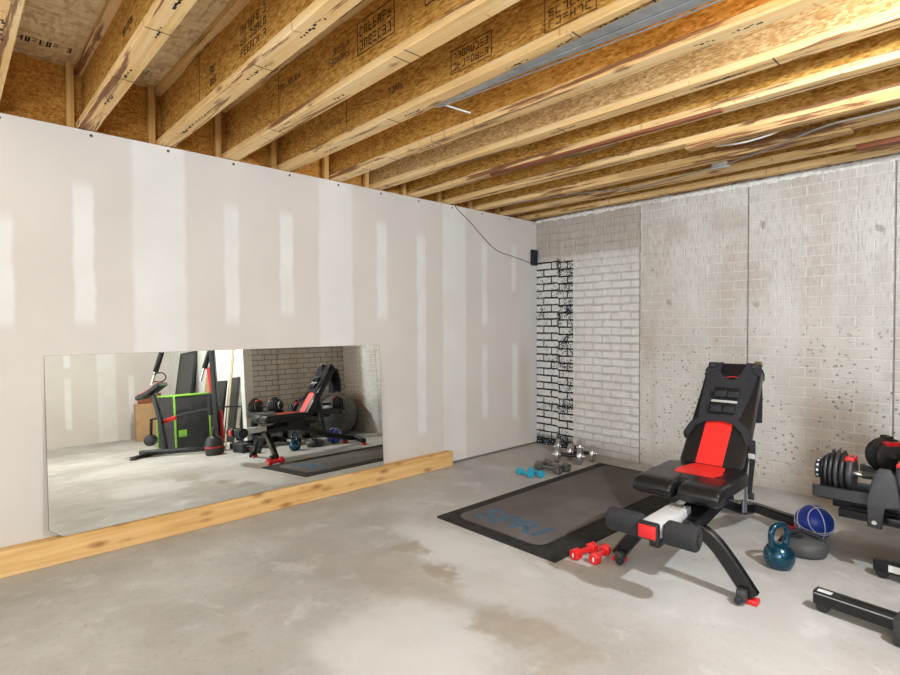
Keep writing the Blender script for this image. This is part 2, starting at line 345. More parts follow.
# ------------------------------------------------------------------ mesh helpers
class MB:
    def __init__(s, xf=None): s.bm = bmesh.new(); s.xf = xf
    def _v(s, p): return s.bm.verts.new(p)
    def box(s, x0, x1, y0, y1, z0, z1, bev=0, seg=2, m=None):
        r = bmesh.ops.create_cube(s.bm, size=1)
        vs = r['verts']
        for v in vs: v.co = Vector((x0+(v.co.x+.5)*(x1-x0), y0+(v.co.y+.5)*(y1-y0), z0+(v.co.z+.5)*(z1-z0)))
        if bev:
            es = list({e for v in vs for e in v.link_edges})
            rr = bmesh.ops.bevel(s.bm, geom=es, offset=bev, segments=seg, affect='EDGES', profile=.5, clamp_overlap=True)
            vs = list({v for f in rr['faces'] for v in f.verts} | {v for v in vs if v.is_valid})
        if m is not None:
            for v in vs: v.co = m @ v.co
        return s
    def cyl(s, a, b, r, r1=None, n=20, bev=0):
        a = Vector(a); b = Vector(b); r1 = r if r1 is None else r1
        d = b-a; L = d.length
        m = Matrix.Translation((a+b)/2) @ d.to_track_quat('Z', 'Y').to_matrix().to_4x4()
        res = bmesh.ops.create_cone(s.bm, cap_ends=True, segments=n, radius1=r, radius2=r1, depth=L, matrix=m)
        if bev:
            es = [e for e in {e for v in res['verts'] for e in v.link_edges} if any(len(f.verts) > 4 for f in e.link_faces)]
            bmesh.ops.bevel(s.bm, geom=es, offset=bev, segments=3, affect='EDGES', profile=.5)
        return s
    def sphere(s, c, r, sc=(1, 1, 1), n=24):
        m = Matrix.Translation(c) @ Matrix.Diagonal((*sc, 1))
        bmesh.ops.create_uvsphere(s.bm, u_segments=n, v_segments=n//2, radius=r, matrix=m); return s
    def rings(s, rings, cap=True, closed=False):
        R = [[s._v(p) for p in r] for r in rings]
        n = len(R[0]); m = len(R)
        for i in range(m if closed else m-1):
            a, b = R[i], R[(i+1) % m]
            for k in range(n):
                s.bm.faces.new((a[k], a[(k+1) % n], b[(k+1) % n], b[k]))
        if cap and not closed:
            s.bm.faces.new(R[0][::-1]); s.bm.faces.new(R[-1])
        return s
    def tube(s, pts, r, n=10, rect=None, side=None, closed=False, smooth=0):
        """sweep a round (r) or rectangular (rect=(w,h)) section along pts"""
        P = [Vector(p) for p in pts]
        for _ in range(smooth):
            Q = [P[0]] if not closed else []
            rng = range(len(P)-1) if not closed else range(len(P))
            for i in rng:
                a, b = P[i], P[(i+1) % len(P)]
                Q += [a.lerp(b, .25), a.lerp(b, .75)]
            if not closed: Q.append(P[-1])
            P = Q
        rg = []
        prev = Vector(side) if side is not None else None
        for i, p in enumerate(P):
            if closed: t = P[(i+1) % len(P)]-P[i-1]
            else: t = P[min(i+1, len(P)-1)]-P[max(i-1, 0)]
            t.normalize()
            if prev is None:
                prev = t.orthogonal()
            sd = prev - t*prev.dot(t)
            sd.normalize()
            if side is None: prev = sd
            nn = t.cross(sd)
            if rect:
                w_, h_ = rect[0]/2, rect[1]/2; c_ = min(w_, h_)*.3
                pr = [(w_-c_, h_), (w_, h_-c_), (w_, -h_+c_), (w_-c_, -h_), (-w_+c_, -h_), (-w_, -h_+c_), (-w_, h_-c_), (-w_+c_, h_)]
                rg.append([p+sd*a+nn*b for a, b in pr])
            else:
                rr = r(i/(len(P)-1)) if callable(r) else r
                rg.append([p+sd*math.cos(2*PI*k/n)*rr+nn*math.sin(2*PI*k/n)*rr for k in range(n)])
        return s.rings(rg, True, closed)
    def lathe(s, prof, n=28, m=None, sc=(1, 1)):
        """prof: (r,z) list about z"""
        m = m or Matrix.Identity(4)
        rg = [[m @ Vector((max(r, 1e-4)*math.cos(2*PI*k/n)*sc[0], max(r, 1e-4)*math.sin(2*PI*k/n)*sc[1], z)) for k in range(n)] for r, z in prof]
        return s.rings(rg)
    def prism(s, poly, z0, z1, m=None, bev=0, seg=2):
        m = m or Matrix.Identity(4)
        a = [s._v(m @ Vector((x, y, z0))) for x, y in poly]; b = [s._v(m @ Vector((x, y, z1))) for x, y in poly]
        k = len(poly); fs = [s.bm.faces.new(a[::-1]), s.bm.faces.new(b)]
        for i in range(k): s.bm.faces.new((a[i], a[(i+1) % k], b[(i+1) % k], b[i]))
        if bev:
            es = list({e for f in fs for e in f.edges})
            bmesh.ops.bevel(s.bm, geom=es, offset=bev, segments=seg, affect='EDGES', profile=.5, clamp_overlap=True)
        return s
    def grid(s, f, nu, nv, thick=0):
        """surface f(i,j)->point (i in 0..nu), thickness made by solidify along normals"""
        V = [[s._v(f(i/nu, j/nv)) for j in range(nv+1)] for i in range(nu+1)]
        for i in range(nu):
            for j in range(nv): s.bm.faces.new((V[i][j], V[i+1][j], V[i+1][j+1], V[i][j+1]))
        if thick:
            s.bm.normal_update()
            bmesh.ops.solidify(s.bm, geom=s.bm.faces[:], thickness=thick)
        return s
    def build(s, name, mat, parent=None, smooth=True, ang=40):
        me = bpy.data.meshes.new(name)
        if s.xf is not None: s.bm.transform(s.xf)
        bmesh.ops.recalc_face_normals(s.bm, faces=s.bm.faces[:])
        s.bm.to_mesh(me); s.bm.free()
        me.materials.append(mat)
        if smooth:
            me.polygons.foreach_set('use_smooth', [True]*len(me.polygons))
            me.set_sharp_from_angle(angle=math.radians(ang))
        o = bpy.data.objects.new(name, me); C.objects.link(o)
        if parent is not None: o.parent = parent
        return o
def tag(o, label, cat, group=None):
    o['label'] = label; o['category'] = cat
    if group: o['group'] = group
    return o
def thing(name, label, cat, loc=(0, 0, 0), rz=0, group=None):
    o = bpy.data.objects.new(name, None); C.objects.link(o); o.empty_display_size = .05
    o.location = loc; o.rotation_euler = (0, 0, rz)
    return tag(o, label, cat, group)
def struct(o): o['kind'] = 'structure'; return o
def copy_tree(root, loc, rz=0, label=None, rot=None):
    def cp(o, par):
        c = o.copy(); C.objects.link(c)
        if par is not None: c.parent = par
        for ch in [q for q in list(bpy.data.objects) if q.parent == o]: cp(ch, c)
        return c
    r = cp(root, None); r.location = loc; r.rotation_euler = rot or (0, 0, rz)
    if label: r['label'] = label
    return r
def rrect(x0, x1, y0, y1, r, n=6):
    out = []
    for cx, cy, a0 in ((x1-r, y0+r, -PI/2), (x1-r, y1-r, 0), (x0+r, y1-r, PI/2), (x0+r, y0+r, PI)):
        out += [(cx+r*math.cos(a0+PI/2*k/n), cy+r*math.sin(a0+PI/2*k/n)) for k in range(n+1)]
    return out
def text_mesh(name, txt, size, mat, parent, m, shear=0, offset=0.0, sx=1):
    cu = bpy.data.curves.new(name, 'FONT'); cu.body = txt; cu.size = size; cu.align_x = 'CENTER'; cu.align_y = 'CENTER'
    cu.shear = shear; cu.extrude = .0004; cu.offset = offset
    ob = bpy.data.objects.new(name, cu); C.objects.link(ob)
    bpy.context.view_layer.update()
    me = bpy.data.meshes.new_from_object(ob.evaluated_get(bpy.context.evaluated_depsgraph_get()))
    bpy.data.objects.remove(ob)
    me.transform(m @ Matrix.Diagonal((sx, 1, 1, 1))); me.materials.clear(); me.materials.append(mat)
    o = bpy.data.objects.new(name, me); C.objects.link(o); o.parent = parent
    return o

# ------------------------------------------------------------------ structure
XR, YB, ZT, ZJ, ZS = 8.0, -8.6, 2.44, 2.446, 2.82     # far wall, back wall, wall top, joist underside, subfloor underside
XA, YA = 4.0, -1.53                                    # jog of the concrete wall
struct(MB().box(-.3, XR+.3, YB-.2, .3, -.12, 0).build('floor', M_floor, smooth=False))
struct(MB().box(-.3, XR+.3, YB-.2, .3, ZS, ZS+.02).build('ceiling', M_osb_floor, smooth=False))
struct(MB().box(-.0127, 0, YB, 0, .018, ZT).build('wall_left', M_dry, smooth=False))
struct(MB().box(-.2, XA+.25, 0, .2, 0, ZT).build('wall_back', M_conc, smooth=False))
struct(MB().box(XA, XA+.2, YA, 0, 0, ZT).build('wall_alcove', M_conc2, smooth=False))
struct(MB().box(XA+.1, XR, YA+.002, YA+.1, 0, ZT+.38).build('wall_partition', M_wht_trim, smooth=False))
struct(MB().box(XR, XR+.1, YB, YA+.1, 0, ZS).build('wall_right', M_dry2, smooth=False))
struct(MB().box(-.1, XR+.1, YB-.1, YB, 0, ZS).build('wall_front', M_dry2, smooth=False))
struct(MB().box(-.14, -.05, YB, -.0, 0, .038).build('trim_1', M_redwood, smooth=False))  # bottom plate, dark colour stands in for shade under the drywall
struct(MB().box(-.14, -.0128, YB, -.0, 2.36, ZJ-.004).build('trim_2', M_plate, smooth=False))
struct(MB().box(-.14, -.11, YB, .1, ZJ, ZS).build('trim_3', M_osb_rim, smooth=False))
struct(MB().box(-.1, XR, .03, .16, ZT, ZT+.038).build('trim_4', M_plate, smooth=False))
struct(MB().box(-.1, XR, .05, .08, ZT+.038, ZS).build('trim_5', M_osb_web, smooth=False))
# lumpy white foam squeezed out along the top of the concrete
fm = MB(); ring = []
for i in range(161):
    x = i/160*XA
    k = random.random()
    r_ = .021+.014*k; cz = ZT+.004+.006*random.random()
    if x < .35: r_ *= .75
    ring.append([Vector((x, .014-math.sin(a)*(.018+.008*k)-.004, cz+math.cos(a)*r_)) for a in [2*PI*j/10 for j in range(10)]])
fm.rings(ring); struct(fm.build('trim_6', M_foam))
# drywall edge, alcove corner post seen in the mirror
struct(MB().box(XA-.01, XA+.12, YA-.13, YA, 0, ZT+.38, .004).build('trim_7', M_wht_trim, smooth=False))

# ------------------------------------------------------------------ floor joists
JY = [(-4.605, 'a'), (-4.165, 'a'), (-3.742, 'a'), (-3.335, 'a'), (-2.94, 'a'), (-2.52, 'a'), (-2.13, 'b'), (-1.735, 'a'), (-1.31, 'a'), (-.90, 'a'), (-.50, 'a'), (-.165, 'a')]
ordn = ['twelfth', 'eleventh', 'tenth', 'ninth', 'eighth', 'seventh', 'sixth', 'fifth', 'fourth', 'third', 'second', 'first']
fw_, ft_ = .046, .040
def flange(z0, wob=0): return MB().box(-.1, XR, -fw_, fw_, z0, z0+ft_, .003, 1)
jproto = thing('floor_joist', '', 'joist', (0, JY[0][0], 0), 0, 'wooden floor joists overhead')
MB().box(-.1, XR, -.006, .006, ZJ+ft_-.005, ZS-ft_+.005).build('web', M_osb_web, jproto, False)
flange(ZJ).build('bottom_flange', M_flange, jproto, False)
flange(ZS-ft_).build('top_flange', M_flange, jproto, False)
joists = [jproto]
for y, k in JY[1:]:
    joists.append(copy_tree(jproto, (0, y, 0)))
for i, j in enumerate(joists):
    j['label'] = 'wooden I-shaped floor joist overhead, ' + ordn[i] + ' out from the concrete wall'
    if i in (5, 6, 7):
        for ch in j.children:
            if ch.name.startswith('web') and i == 6: ch.data = ch.data.copy(); ch.data.materials[0] = M_osb_web_lit
# dark stained saw-cut marks / web seams on the left joists
def strokes(mb, x0, z0, rows, cols, h, wd, seed, y=0.0, plane='xz', boxed=False):
    """unreadable ink characters: short upright and level strokes"""
    rnd = random.Random(seed); th = h*.13
    def q(xa, xb, za, zb):
        if plane == 'xz': mb.box(xa, xb, y-.0006, y+.0006, za, zb)
        else: mb.box(za, zb, xa, xb, y-.0006, y+.0006)
    for r in range(rows):
        for c in range(cols):
            if rnd.random() < .04: continue
            ox = x0+c*wd; oz = z0-r*h*1.5; w_ = wd*.68
            segs = [(ox, ox+th, oz, oz+h), (ox+w_-th, ox+w_, oz, oz+h), (ox, ox+w_, oz+h-th, oz+h), (ox, ox+w_, oz+h*.45, oz+h*.45+th), (ox, ox+w_, oz, oz+th)]
            for sg in rnd.sample(segs, rnd.choice((2, 3, 3, 4))): q(*sg)
    if boxed:
        xa, xb = x0-wd*.6, x0+cols*wd+wd*.3; za, zb = z0-(rows-1)*h*1.5-h*.5, z0+h*1.5; t = th*.8
        q(xa, xb, za, za+t); q(xa, xb, zb, zb+t); q(xa, xa+t, za, zb); q(xb, xb+t, za, zb+t)
for ji, specs in {4: [(1.78, 2.60, 2, 8, .032, .03, True), (1.25, 2.60, 1, 5, .035, .03, False), (.55, 2.585, 1, 9, .02, .024, False), (2.35, 2.62, 3, 6, .03, .035, True)],
                  3: [(1.56, 2.66, 2, 7, .042, .036, True), (1.30, 2.655, 2, 6, .03, .03, False), (.72, 2.67, 1, 8, .03, .034, False), (2.05, 2.68, 2, 6, .04, .035, True)],
                  2: [(1.18, 2.67, 3, 8, .035, .035, False), (.78, 2.62, 2, 3, .04, .035, False), (1.9, 2.66, 2, 6, .04, .035, True)],
                  1: [(.9, 2.62, 1, 6, .03, .03, False)]}.items():
    for k, (x, z, r, c, h, wd, bx) in enumerate(specs):
        mb = MB(); strokes(mb, x, z, r, c, h, wd, ji*10+k, -.0068, 'xz', bx)
        mb.build('ink_stamp', M_ink, joists[ji], False)
    if ji in (2, 3, 4): MB().box(.42+.1*ji, .424+.1*ji, -.0074, -.0062, ZJ+ft_, ZS-ft_).build('web_joint', M_ink, joists[ji], False)
# little grading marks and lap lines on the undersides of the left joists
for ji in range(0, 7):
    rnd = random.Random(50+ji)
    for k in range(8):
        x = .15+rnd.random()*2.9; mb = MB()
        if k % 3 == 0: mb.box(x, x+.005, -fw_, fw_, ZJ-.0006, ZJ+.001)
        else:
            for q in range(rnd.randint(4, 9)):
                xx = x+q*.022; yy = rnd.uniform(-.006, .006); mb.box(xx, xx+rnd.uniform(.008, .022), yy-.003, yy+rnd.uniform(0, .009), ZJ-.0006, ZJ+.001)
        mb.build('grade_mark', M_ink, joists[ji], False)
# ink on the subfloor, near the wall in the two open bays at left
for y0, y1 in ((-4.56, -4.25), (-4.09, -3.86)):
    mb = MB(); strokes(mb, y0+.02, .085, 1, int((y1-y0)/.030), .062, .030, int(-y0*100), ZS-.0008, 'yx')
    o = mb.build('subfloor_stamp', M_ink, None, False)
    tag(o, 'black inked stamp on the subfloor underside, ' + ('leftmost bay' if y0 < -4.2 else 'second bay from the left') + ' above the drywall', 'stamp')
# upright squash blocks beside each joist end on the wall plate
side = 'upright wooden block on the drywall plate beside the %s joist from the concrete wall'
blk = MB().box(-.045, -.007, -.019, .019, ZJ, ZS, .002, 1).build('wooden_block', M_stud, None, False)
blk.location = (-.04, JY[0][0]-.075, 0); tag(blk, side % ordn[0], 'block', 'upright blocks along the drywall top')
for i, (y, k) in enumerate(JY[1:], 1):
    b = blk.copy(); C.objects.link(b); b.location = (-.04+.02*(i == 5), y-.07, 0)
    b['label'] = side % ordn[i]

# furring strips and the like under the right-hand joists
def strip(name, x0, x1, y0, y1, z0, z1, mat, label, cat='board'):
    o = MB().box(x0, x1, y0, y1, z0, z1, .003, 1).build(name, mat, None, False); return tag(o, label, cat)
strip('furring_strip', 2.22, XR, -1.355, -1.275, ZJ-.036, ZJ, M_stripw, 'pale wood strip nailed under the fourth joist from the concrete wall')
strip('furring_strip', .95, 2.6, -1.79, -1.755, ZJ-.018, ZJ, M_redwood, 'dark reddish strip under the fifth joist from the concrete wall')
strip('furring_strip', 1.0, 3.0, -.95, -.86, ZJ-.022, ZJ, M_stripw, 'pale wood strip under the third joist from the concrete wall')
strip('furring_strip', 2.95, XR, -.53, -.46, ZJ-.03, ZJ, M_redwood, 'dark stained strip under the second joist from the concrete wall')
# galvanised channel lying along the eighth joist
g = thing('metal_channel', 'galvanised steel channel screwed along the bottom of the eighth joist', 'metal channel')
y_, z_ = -2.87, ZJ-.004
mb = MB()
def chan(x, ya, yb, z): return [(x, ya, z), (x, yb, z), (x, yb, z+.004), (x, ya, z+.004)]
mb.rings([chan(1.60, -2.912, -2.898, ZJ-.006), chan(2.26, -2.93, -2.862, ZJ-.008), chan(2.85, -2.945, -2.815, ZJ-.012), chan(3.6, -2.945, -2.80, ZJ-.014)])
mb.build('channel_web', M_galv, g, False)
MB().rings([chan(1.62, -2.903, -2.898, ZJ-.014), chan(2.26, -2.866, -2.860, ZJ-.024), chan(2.85, -2.821, -2.815, ZJ-.026), chan(3.6, -2.806, -2.80, ZJ-.028)]).build('channel_lip', M_galv, g, False)
MB().rings([chan(1.75, -2.906, -2.904, ZJ-.009), chan(2.26, -2.90, -2.893, ZJ-.014), chan(2.85, -2.875, -2.865, ZJ-.018), chan(3.6, -2.866, -2.856, ZJ-.02)]).build('channel_rib', M_galv, g, False)
MB().tube([(1.66, -2.90, ZJ-.01), (1.67, -2.83, ZJ-.012), (1.69, -2.74, ZJ-.018)], .006, 8).build('hanger_rod', M_galv, g)
# wiring
jb = thing('junction_box', 'small pale junction box under the third joist, joining grey cables', 'junction box', (2.24, -.83, 2.405))
MB().box(-.05, .05, -.03, .03, -.01, .028, .006).build('box_body', M_cable, jb)
MB().box(-.062, .062, -.018, .018, -.014, -.008, .002, 1).build('cover', M_reflect, jb)
def cord(name, pts, r, mat, label, cat='cable'):
    return tag(MB().tube(pts, r, 8, smooth=3).build(name, mat), label, cat)
cord('cable', [(4.2, -1.25, 2.42), (3.40, -1.25, 2.40), (3.10, -1.22, 2.40), (2.93, -1.2, 2.41), (2.6, -1.0, 2.40), (2.38, -.88, 2.41), (2.29, -.83, 2.41)], .006, M_cable, 'grey cable running from the upper right along joists to the junction box')
cord('cable', [(2.19, -.83, 2.41), (2.0, -.80, 2.40), (1.75, -.72, 2.41), (1.5, -.72, 2.40), (1.2, -.82, 2.42), (.7, -.86, 2.44), (.3, -.9, 2.445)], .005, M_cable, 'grey cable sagging from the junction box towards the drywall')
cord('cable', [(2.35, -1.20, 2.435), (2.5, -1.22, 2.41), (2.66, -1.245, 2.41), (2.76, -1.255, 2.43)], .006, M_white, 'short white cable loop under the fourth joist from the concrete wall')
cord('cable', [(1.5, -1.62, 2.47), (1.75, -1.66, 2.44), (1.95, -1.70, 2.445)], .004, M_cable, 'thin cable drooping under the fifth joist from the concrete wall')

cb = thing('wall_speaker', 'small black box mounted high in the corner of drywall and concrete', 'speaker', (0, -.068, 1.95))
MB().box(.001, .032, -.045, .052, .01, .18, .008).build('housing', M_black_plastic, cb)
MB().box(.031, .035, -.038, .045, .02, .17, .002).build('front_grille', M_black_fabric, cb)
cord('cable', [(.006, -1.25, 2.44), (.006, -1.2, 2.40), (.006, -1.04, 2.31), (.006, -.83, 2.16), (.006, -.66, 2.06), (.006, -.40, 2.03), (.006, -.114, 1.985)], .0035, M_cable, 'thin grey cable running down the drywall to the black corner box')

# ------------------------------------------------------------------ mirror and the boards it stands on
mr = thing('wall_mirror', 'large frameless rectangular mirror leaning on the drywall, standing on timber', 'mirror', (.054, -3.257, .142))
tilt = Matrix.Rotation(-.051, 4, 'Y')
y0, y1, hgt = -1.13, 1.13, 1.01
poly = [(y0+.062, 0), (y1-.005, 0), (y1, .005), (y1, hgt), (y0, hgt), (y0, .048)]
mm = tilt @ Matrix(((0, 0, 1, 0), (1, 0, 0, 0), (0, 1, 0, 0), (0, 0, 0, 1)))
MB().prism(poly, -.011, -.0005, mm).build('glass_back', M_gedge, mr, False)
MB().prism([(a*.9985, b+.0008*(1 if b < .5 else -1)) for a, b in poly], -.0005, .0, mm).build('mirror_face', M_mirror, mr, False)
b1 = MB().box(.0385, .0765, -5.3, -1.35, 0, .14, .004, 1).build('timber_plank', M_board, None, False)
tag(b1, 'long knotty timber plank on edge in front, carrying the mirror on the floor', 'plank')
b2 = MB().box(.0005, .0375, -5.3, -1.37, 0, .14, .004, 1).build('timber_plank', M_board, None, False)
tag(b2, 'rear timber plank between the front plank and the drywall', 'plank')

# ------------------------------------------------------------------ mats
mt = thing('floor_mat', 'large black rubber mat flat on the concrete floor under the grey exercise mat', 'mat', (1.44, -1.30, 0))
MB().prism(rrect(-.465, .515, -1.06, 1.0, .01), 0, .009, None, .002, 1).build('rubber_sheet', M_mat, mt)
pd = thing('exercise_mat', 'worn grey exercise mat with faded blue lettering on the black rubber mat', 'mat', (1.445, -1.28, .009))
MB().prism(rrect(-.375, .335, -.985, .93, .075), 0, .008, None, .003, 2).build('foam_sheet', M_pad, pd)
text_mesh('brand_lettering', 'SPRI', .262, M_padtext, pd, Matrix.Translation((-.03, -.815, .0084)), .1, .006, 1.12)

# ------------------------------------------------------------------ adjustable bench
bn = thing('weight_bench', 'black and red adjustable weight bench with raised backrest, foam rollers in front', 'weight bench', (2.492, -1.585, 0), math.radians(2.5))
def arch(pts, rect, side=(0, 1, 0), sm=2): return MB().tube(pts, 0, rect=rect, side=side, smooth=sm)
# main spine
MB().tube([(0, .70, .085), (0, .40, .15), (0, .10, .27), (0, -.10, .335), (0, -.34, .33), (0, -.50, .295)], 0, rect=(.062, .075), side=(1, 0, 0), smooth=2).build('spine_tube', M_black_steel, bn)
arch([(-.245, .72, .055), (-.16, .72, .065), (-.05, .715, .088), (.05, .715, .088), (.16, .72, .065), (.255, .72, .055)], (.06, .06)).build('rear_foot_bar', M_black_steel, bn)
for sx in (-1, 1):
    arch([(sx*.02, -.50, .30), (sx*.10, -.495, .295), (sx*.17, -.49, .255), (sx*.25, -.485, .155), (sx*.335, -.48, .035)], (.05, .07)).build('front_leg', M_black_steel, bn)
    fo = MB().box(sx*.33-.035, sx*.33+.035, -.505, -.45, 0, .026, .008).build('rubber_foot', M_red, bn); fo['label'] = 'red rubber foot'
    MB().box(sx*.235-.03, sx*.235+.03, .69, .75, 0, .028, .008).build('rubber_foot', M_red, bn)['label'] = 'red rubber foot'
    wh = MB().box(sx*.305-.022, sx*.305+.022, -.545, -.508, .018, .075, .006).build('leg_clamp', M_dgrey_plastic, bn)
    MB().cyl((sx*.295, -.555, .026), (sx*.295, -.53, .026), .018, n=18, bev=.004).build('clamp_wheel', M_black_plastic, wh)
# adjustment tube beside the leg holder, with pop pin
ad = MB().tube([(.085, -.10, .37), (.085, -.34, .345), (.085, -.58, .315)], 0, rect=(.07, .075), side=(1, 0, 0)).build('adjustment_tube', M_black_steel, bn)
MB().cyl((.085, -.60, .315), (.085, -.575, .318), .04, n=20, bev=.005).build('end_cap', M_black_plastic, ad)
MB().cyl((.03, -.50, .365), (.03, -.50, .395), .012, n=14).build('pull_pin', M_chrome, ad)
# leg holder: silver arm, red cap, rollers
lh = MB().box(-.05, .05, -.83, -.46, .325, .388, .006).build('leg_holder_arm', M_silver, bn); lh['label'] = 'silver arm'
MB().box(-.030, .030, -.56, -.48, .3882, .3892).build('grey_sticker', M_reflect, lh, False)
cp_ = MB().box(-.05, .05, -.862, -.825, .315, .398, .012, 3).build('cap_surround', M_black_plastic, bn)
MB().box(-.042, .042, -.872, -.855, .326, .387, .008, 3).build('red_end_cap', M_red, cp_)['label'] = 'red end cap'
MB().cyl((-.218, -.79, .352), (.20, -.79, .352), .012, n=14).build('roller_axle', M_chrome, bn)
for x0, x1 in ((-.222, -.055), (.062, .205)):
    rl = MB().cyl((x0, -.79, .352), (x1, -.79, .352), .056, n=32, bev=.012).build('foam_roller', M_foam_black, bn)
    ex = x1 if x0 > 0 else x0; sg = 1 if x0 > 0 else -1
    MB().cyl((ex-.002*sg, -.79, .352), (ex+.006*sg, -.79, .352), .026, n=20).build('roller_end', M_black_plastic, rl)
MB().box(-.02, .03, -.80, -.72, .265, .325, .008).build('holder_bracket', M_black_plastic, bn)
# seat: two rounded front lobes with a notch, main pad behind
seat = MB()
def lobe(x0, x1):
    prof = [(-.30, .508), (-.44, .512), (-.50, .510), (-.533, .496), (-.548, .468), (-.540, .438), (-.512, .420), (-.475, .418), (-.44, .428), (-.40, .440), (-.30, .445)]
    n_ = 5; rr = []
    for k, f in enumerate((0, .012, .03, None)): pass
    xs = [x0, x0+.006, x0+.02, x0+.05, x1-.05, x1-.02, x1-.006, x1]
    sh = [.80, .92, .985, 1, 1, .985, .92, .80]
    cy, cz = -.43, .464
    seat.rings([[(x, cy+(y-cy)*(.94+.06*s_) if s_ < 1 else y, cz+(z-cz)*s_) for y, z in prof] for x, s_ in zip(xs, sh)])
lobe(-.222, -.026); lobe(.012, .205)
seat.prism(rrect(-.218, .202, -.40, -.03, .05), .440, .508, None, .02, 3)
st = seat.build('seat', M_black_vinyl, bn, True, 60)
MB().prism([(-.10, -.30), (.10, -.30), (.118, -.22), (.085, -.06), (-.085, -.06), (-.118, -.22)], .5075, .5105, None, .001, 1).build('seat_panel', M_red_vinyl, st)['label'] = 'red panel'
MB().box(-.16, .16, -.42, -.06, .415, .444, .004).build('seat_frame', M_black_steel, bn)
MB().tube([(0, -.2, .42), (0, -.16, .34)], 0, rect=(.06, .05), side=(1, 0, 0)).build('seat_post', M_black_steel, bn)
# backrest in its own tilted frame (u across, v up the pad, w out of the front face)
V_ = Vector((0, .41, .585)).normalized(); W_ = Vector((0, -V_.z, V_.y)); B_ = Vector((0, -.022, .474))
BK = Matrix(((1, V_.x, W_.x, B_.x), (0, V_.y, W_.y, B_.y), (0, V_.z, W_.z, B_.z), (0, 0, 0, 1)))
LB = .718
bp = []
for (x, y, r, a0) in ((.160, 0, .055, -PI/2), (.150, LB, .05, 0), (-.160, LB, .05, PI/2), (-.194, 0, .055, PI)):
    cx = x-r if x > 0 else x+r; cy = y+r if y < .3 else y-r
    bp += [(cx+r*math.cos(a0+PI/2*k/6), cy+r*math.sin(a0+PI/2*k/6)) for k in range(7)]
bk = MB(BK).prism(bp, -.062, 0, None, .018, 4).build('backrest', M_black_vinyl, bn, True, 60)
MB(BK).prism([(-.100, .018), (.048, .018), (.066, .60), (-.084, .60)], -.002, .0015, None, .001, 1).build('back_panel', M_red_vinyl, bk)['label'] = 'red panel'
MB(BK).tube([(-.05, .60, .002), (-.03, .615, .002), (0, .622, .002), (.03, .618, .002), (.05, .605, .002)], 0, rect=(.012, .003), side=(0, 0, 1), smooth=1).build('red_arc_logo', M_red, bk)
MB(BK).box(-.05, .05, .06, .60, -.10, -.062, .006).build('back_frame', M_black_steel, bn)
# pivot plates and support strut
for sx in (-1, 1):
    MB().prism([(-.20, .33), (-.02, .33), (.06, .46), (.02, .52), (-.08, .44), (-.20, .42)], sx*.055-.003, sx*.055+.003, Matrix(((0, 0, 1, 0), (1, 0, 0, 0), (0, 1, 0, 0), (0, 0, 0, 1)))).build('pivot_plate', M_black_steel, bn, False)
MB().tube([(.0, .30, .20), (0, .24, .66)], 0, rect=(.04, .035), side=(1, 0, 0)).build('support_strut', M_black_steel, bn)
MB().prism([(.02, .26), (.09, .24), (.07, .49), (.045, .49)], .150, .154, Matrix(((0, 0, 1, 0), (1, 0, 0, 0), (0, 1, 0, 0), (0, 0, 0, 1)))).build('side_plate', M_galv, bn, False)
MB().tube([(.05, .44, .12), (.05, .44, .20), (.05, .40, .225), (.05, .36, .20), (.05, .36, .16)], .009, 10, smooth=2).build('carry_handle', M_black_steel, bn)

# ------------------------------------------------------------------ weight vest draped over the backrest
vs = thing('weight_vest', 'black weight vest draped over the top of the bench backrest, straps dangling', 'vest', (2.492, -1.585, 0), math.radians(2.5))
def vtop(u):       # path over the top edge
    return
# front panel with a neck scoop: built as strips so the outline is its own
def front(i, j):
    # i across -1..1, j from bottom (0) to the shoulder (1)
    v = .315+(.715-.315)*j
    half_r = .08+.072*min(1, j*1.02)**.8
    half_l = .142+.012*j
    u = -half_l+(half_l+half_r)*i
    w_ = .010+.010*math.sin(PI*i)*(.6+.4*math.sin(5*j+3*i))+.004*math.sin(9*i+7*j)
    return Vector((u, v, w_))
fp = MB(BK)
NU, NV = 22, 20
Vv = {}
for a in range(NU+1):
    for b_ in range(NV+1): Vv[a, b_] = fp._v(front(a/NU, b_/NV))
for a in range(NU):
    for b_ in range(NV):
        u_ = front((a+.5)/NU, (b_+.5)/NV)
        ncut = ((u_.x+.01)/.075)**2+((u_.y-.72)/.125)**2
        if ncut < 1: continue
        fp.bm.faces.new((Vv[a, b_], Vv[a+1, b_], Vv[a+1, b_+1], Vv[a, b_+1]))
for v in [v for v in fp.bm.verts if not v.link_faces]: fp.bm.verts.remove(v)
fp.bm.normal_update(); bmesh.ops.solidify(fp.bm, geom=fp.bm.faces[:], thickness=.012)
fp.build('front_panel', M_black_fabric, vs, True, 60)
# shoulder pieces wrapping the top edge, and the hanging back panel
def vslope(u, v, w_): return Vector((u, v-.035*max(0, (abs(u)-.06)/.09)**1.5, w_+.006*math.sin(u*60)))
for u0, u1 in ((-.160, -.072), (.060, .152)):
    sh = MB(BK)
    path = [(.66, .018), (.70, .020), (.722, .006), (.730, -.03), (.722, -.066), (.69, -.085)]
    sh.grid(lambda i, j: vslope(u0+(u1-u0)*i, *[path[min(int(j*5), 4)][k]*(1-(j*5-min(int(j*5), 4)))+path[min(int(j*5), 4)+1][k]*(j*5-min(int(j*5), 4)) for k in (0, 1)]), 4, 15, .014)
    sh.build('shoulder_strap', M_black_fabric, vs, True, 60)
top_b = BK @ Vector((0, .70, -.085))
bpn = MB()
def backf(i, j):
    u = -.14+.265*i
    return Vector((u, top_b.y+.015+.03*math.sin(j*2.2)+.006*math.sin(8*i+3*j), top_b.z-.30*j+.01*math.sin(6*i)))
bpn.grid(backf, 14, 12, .03)
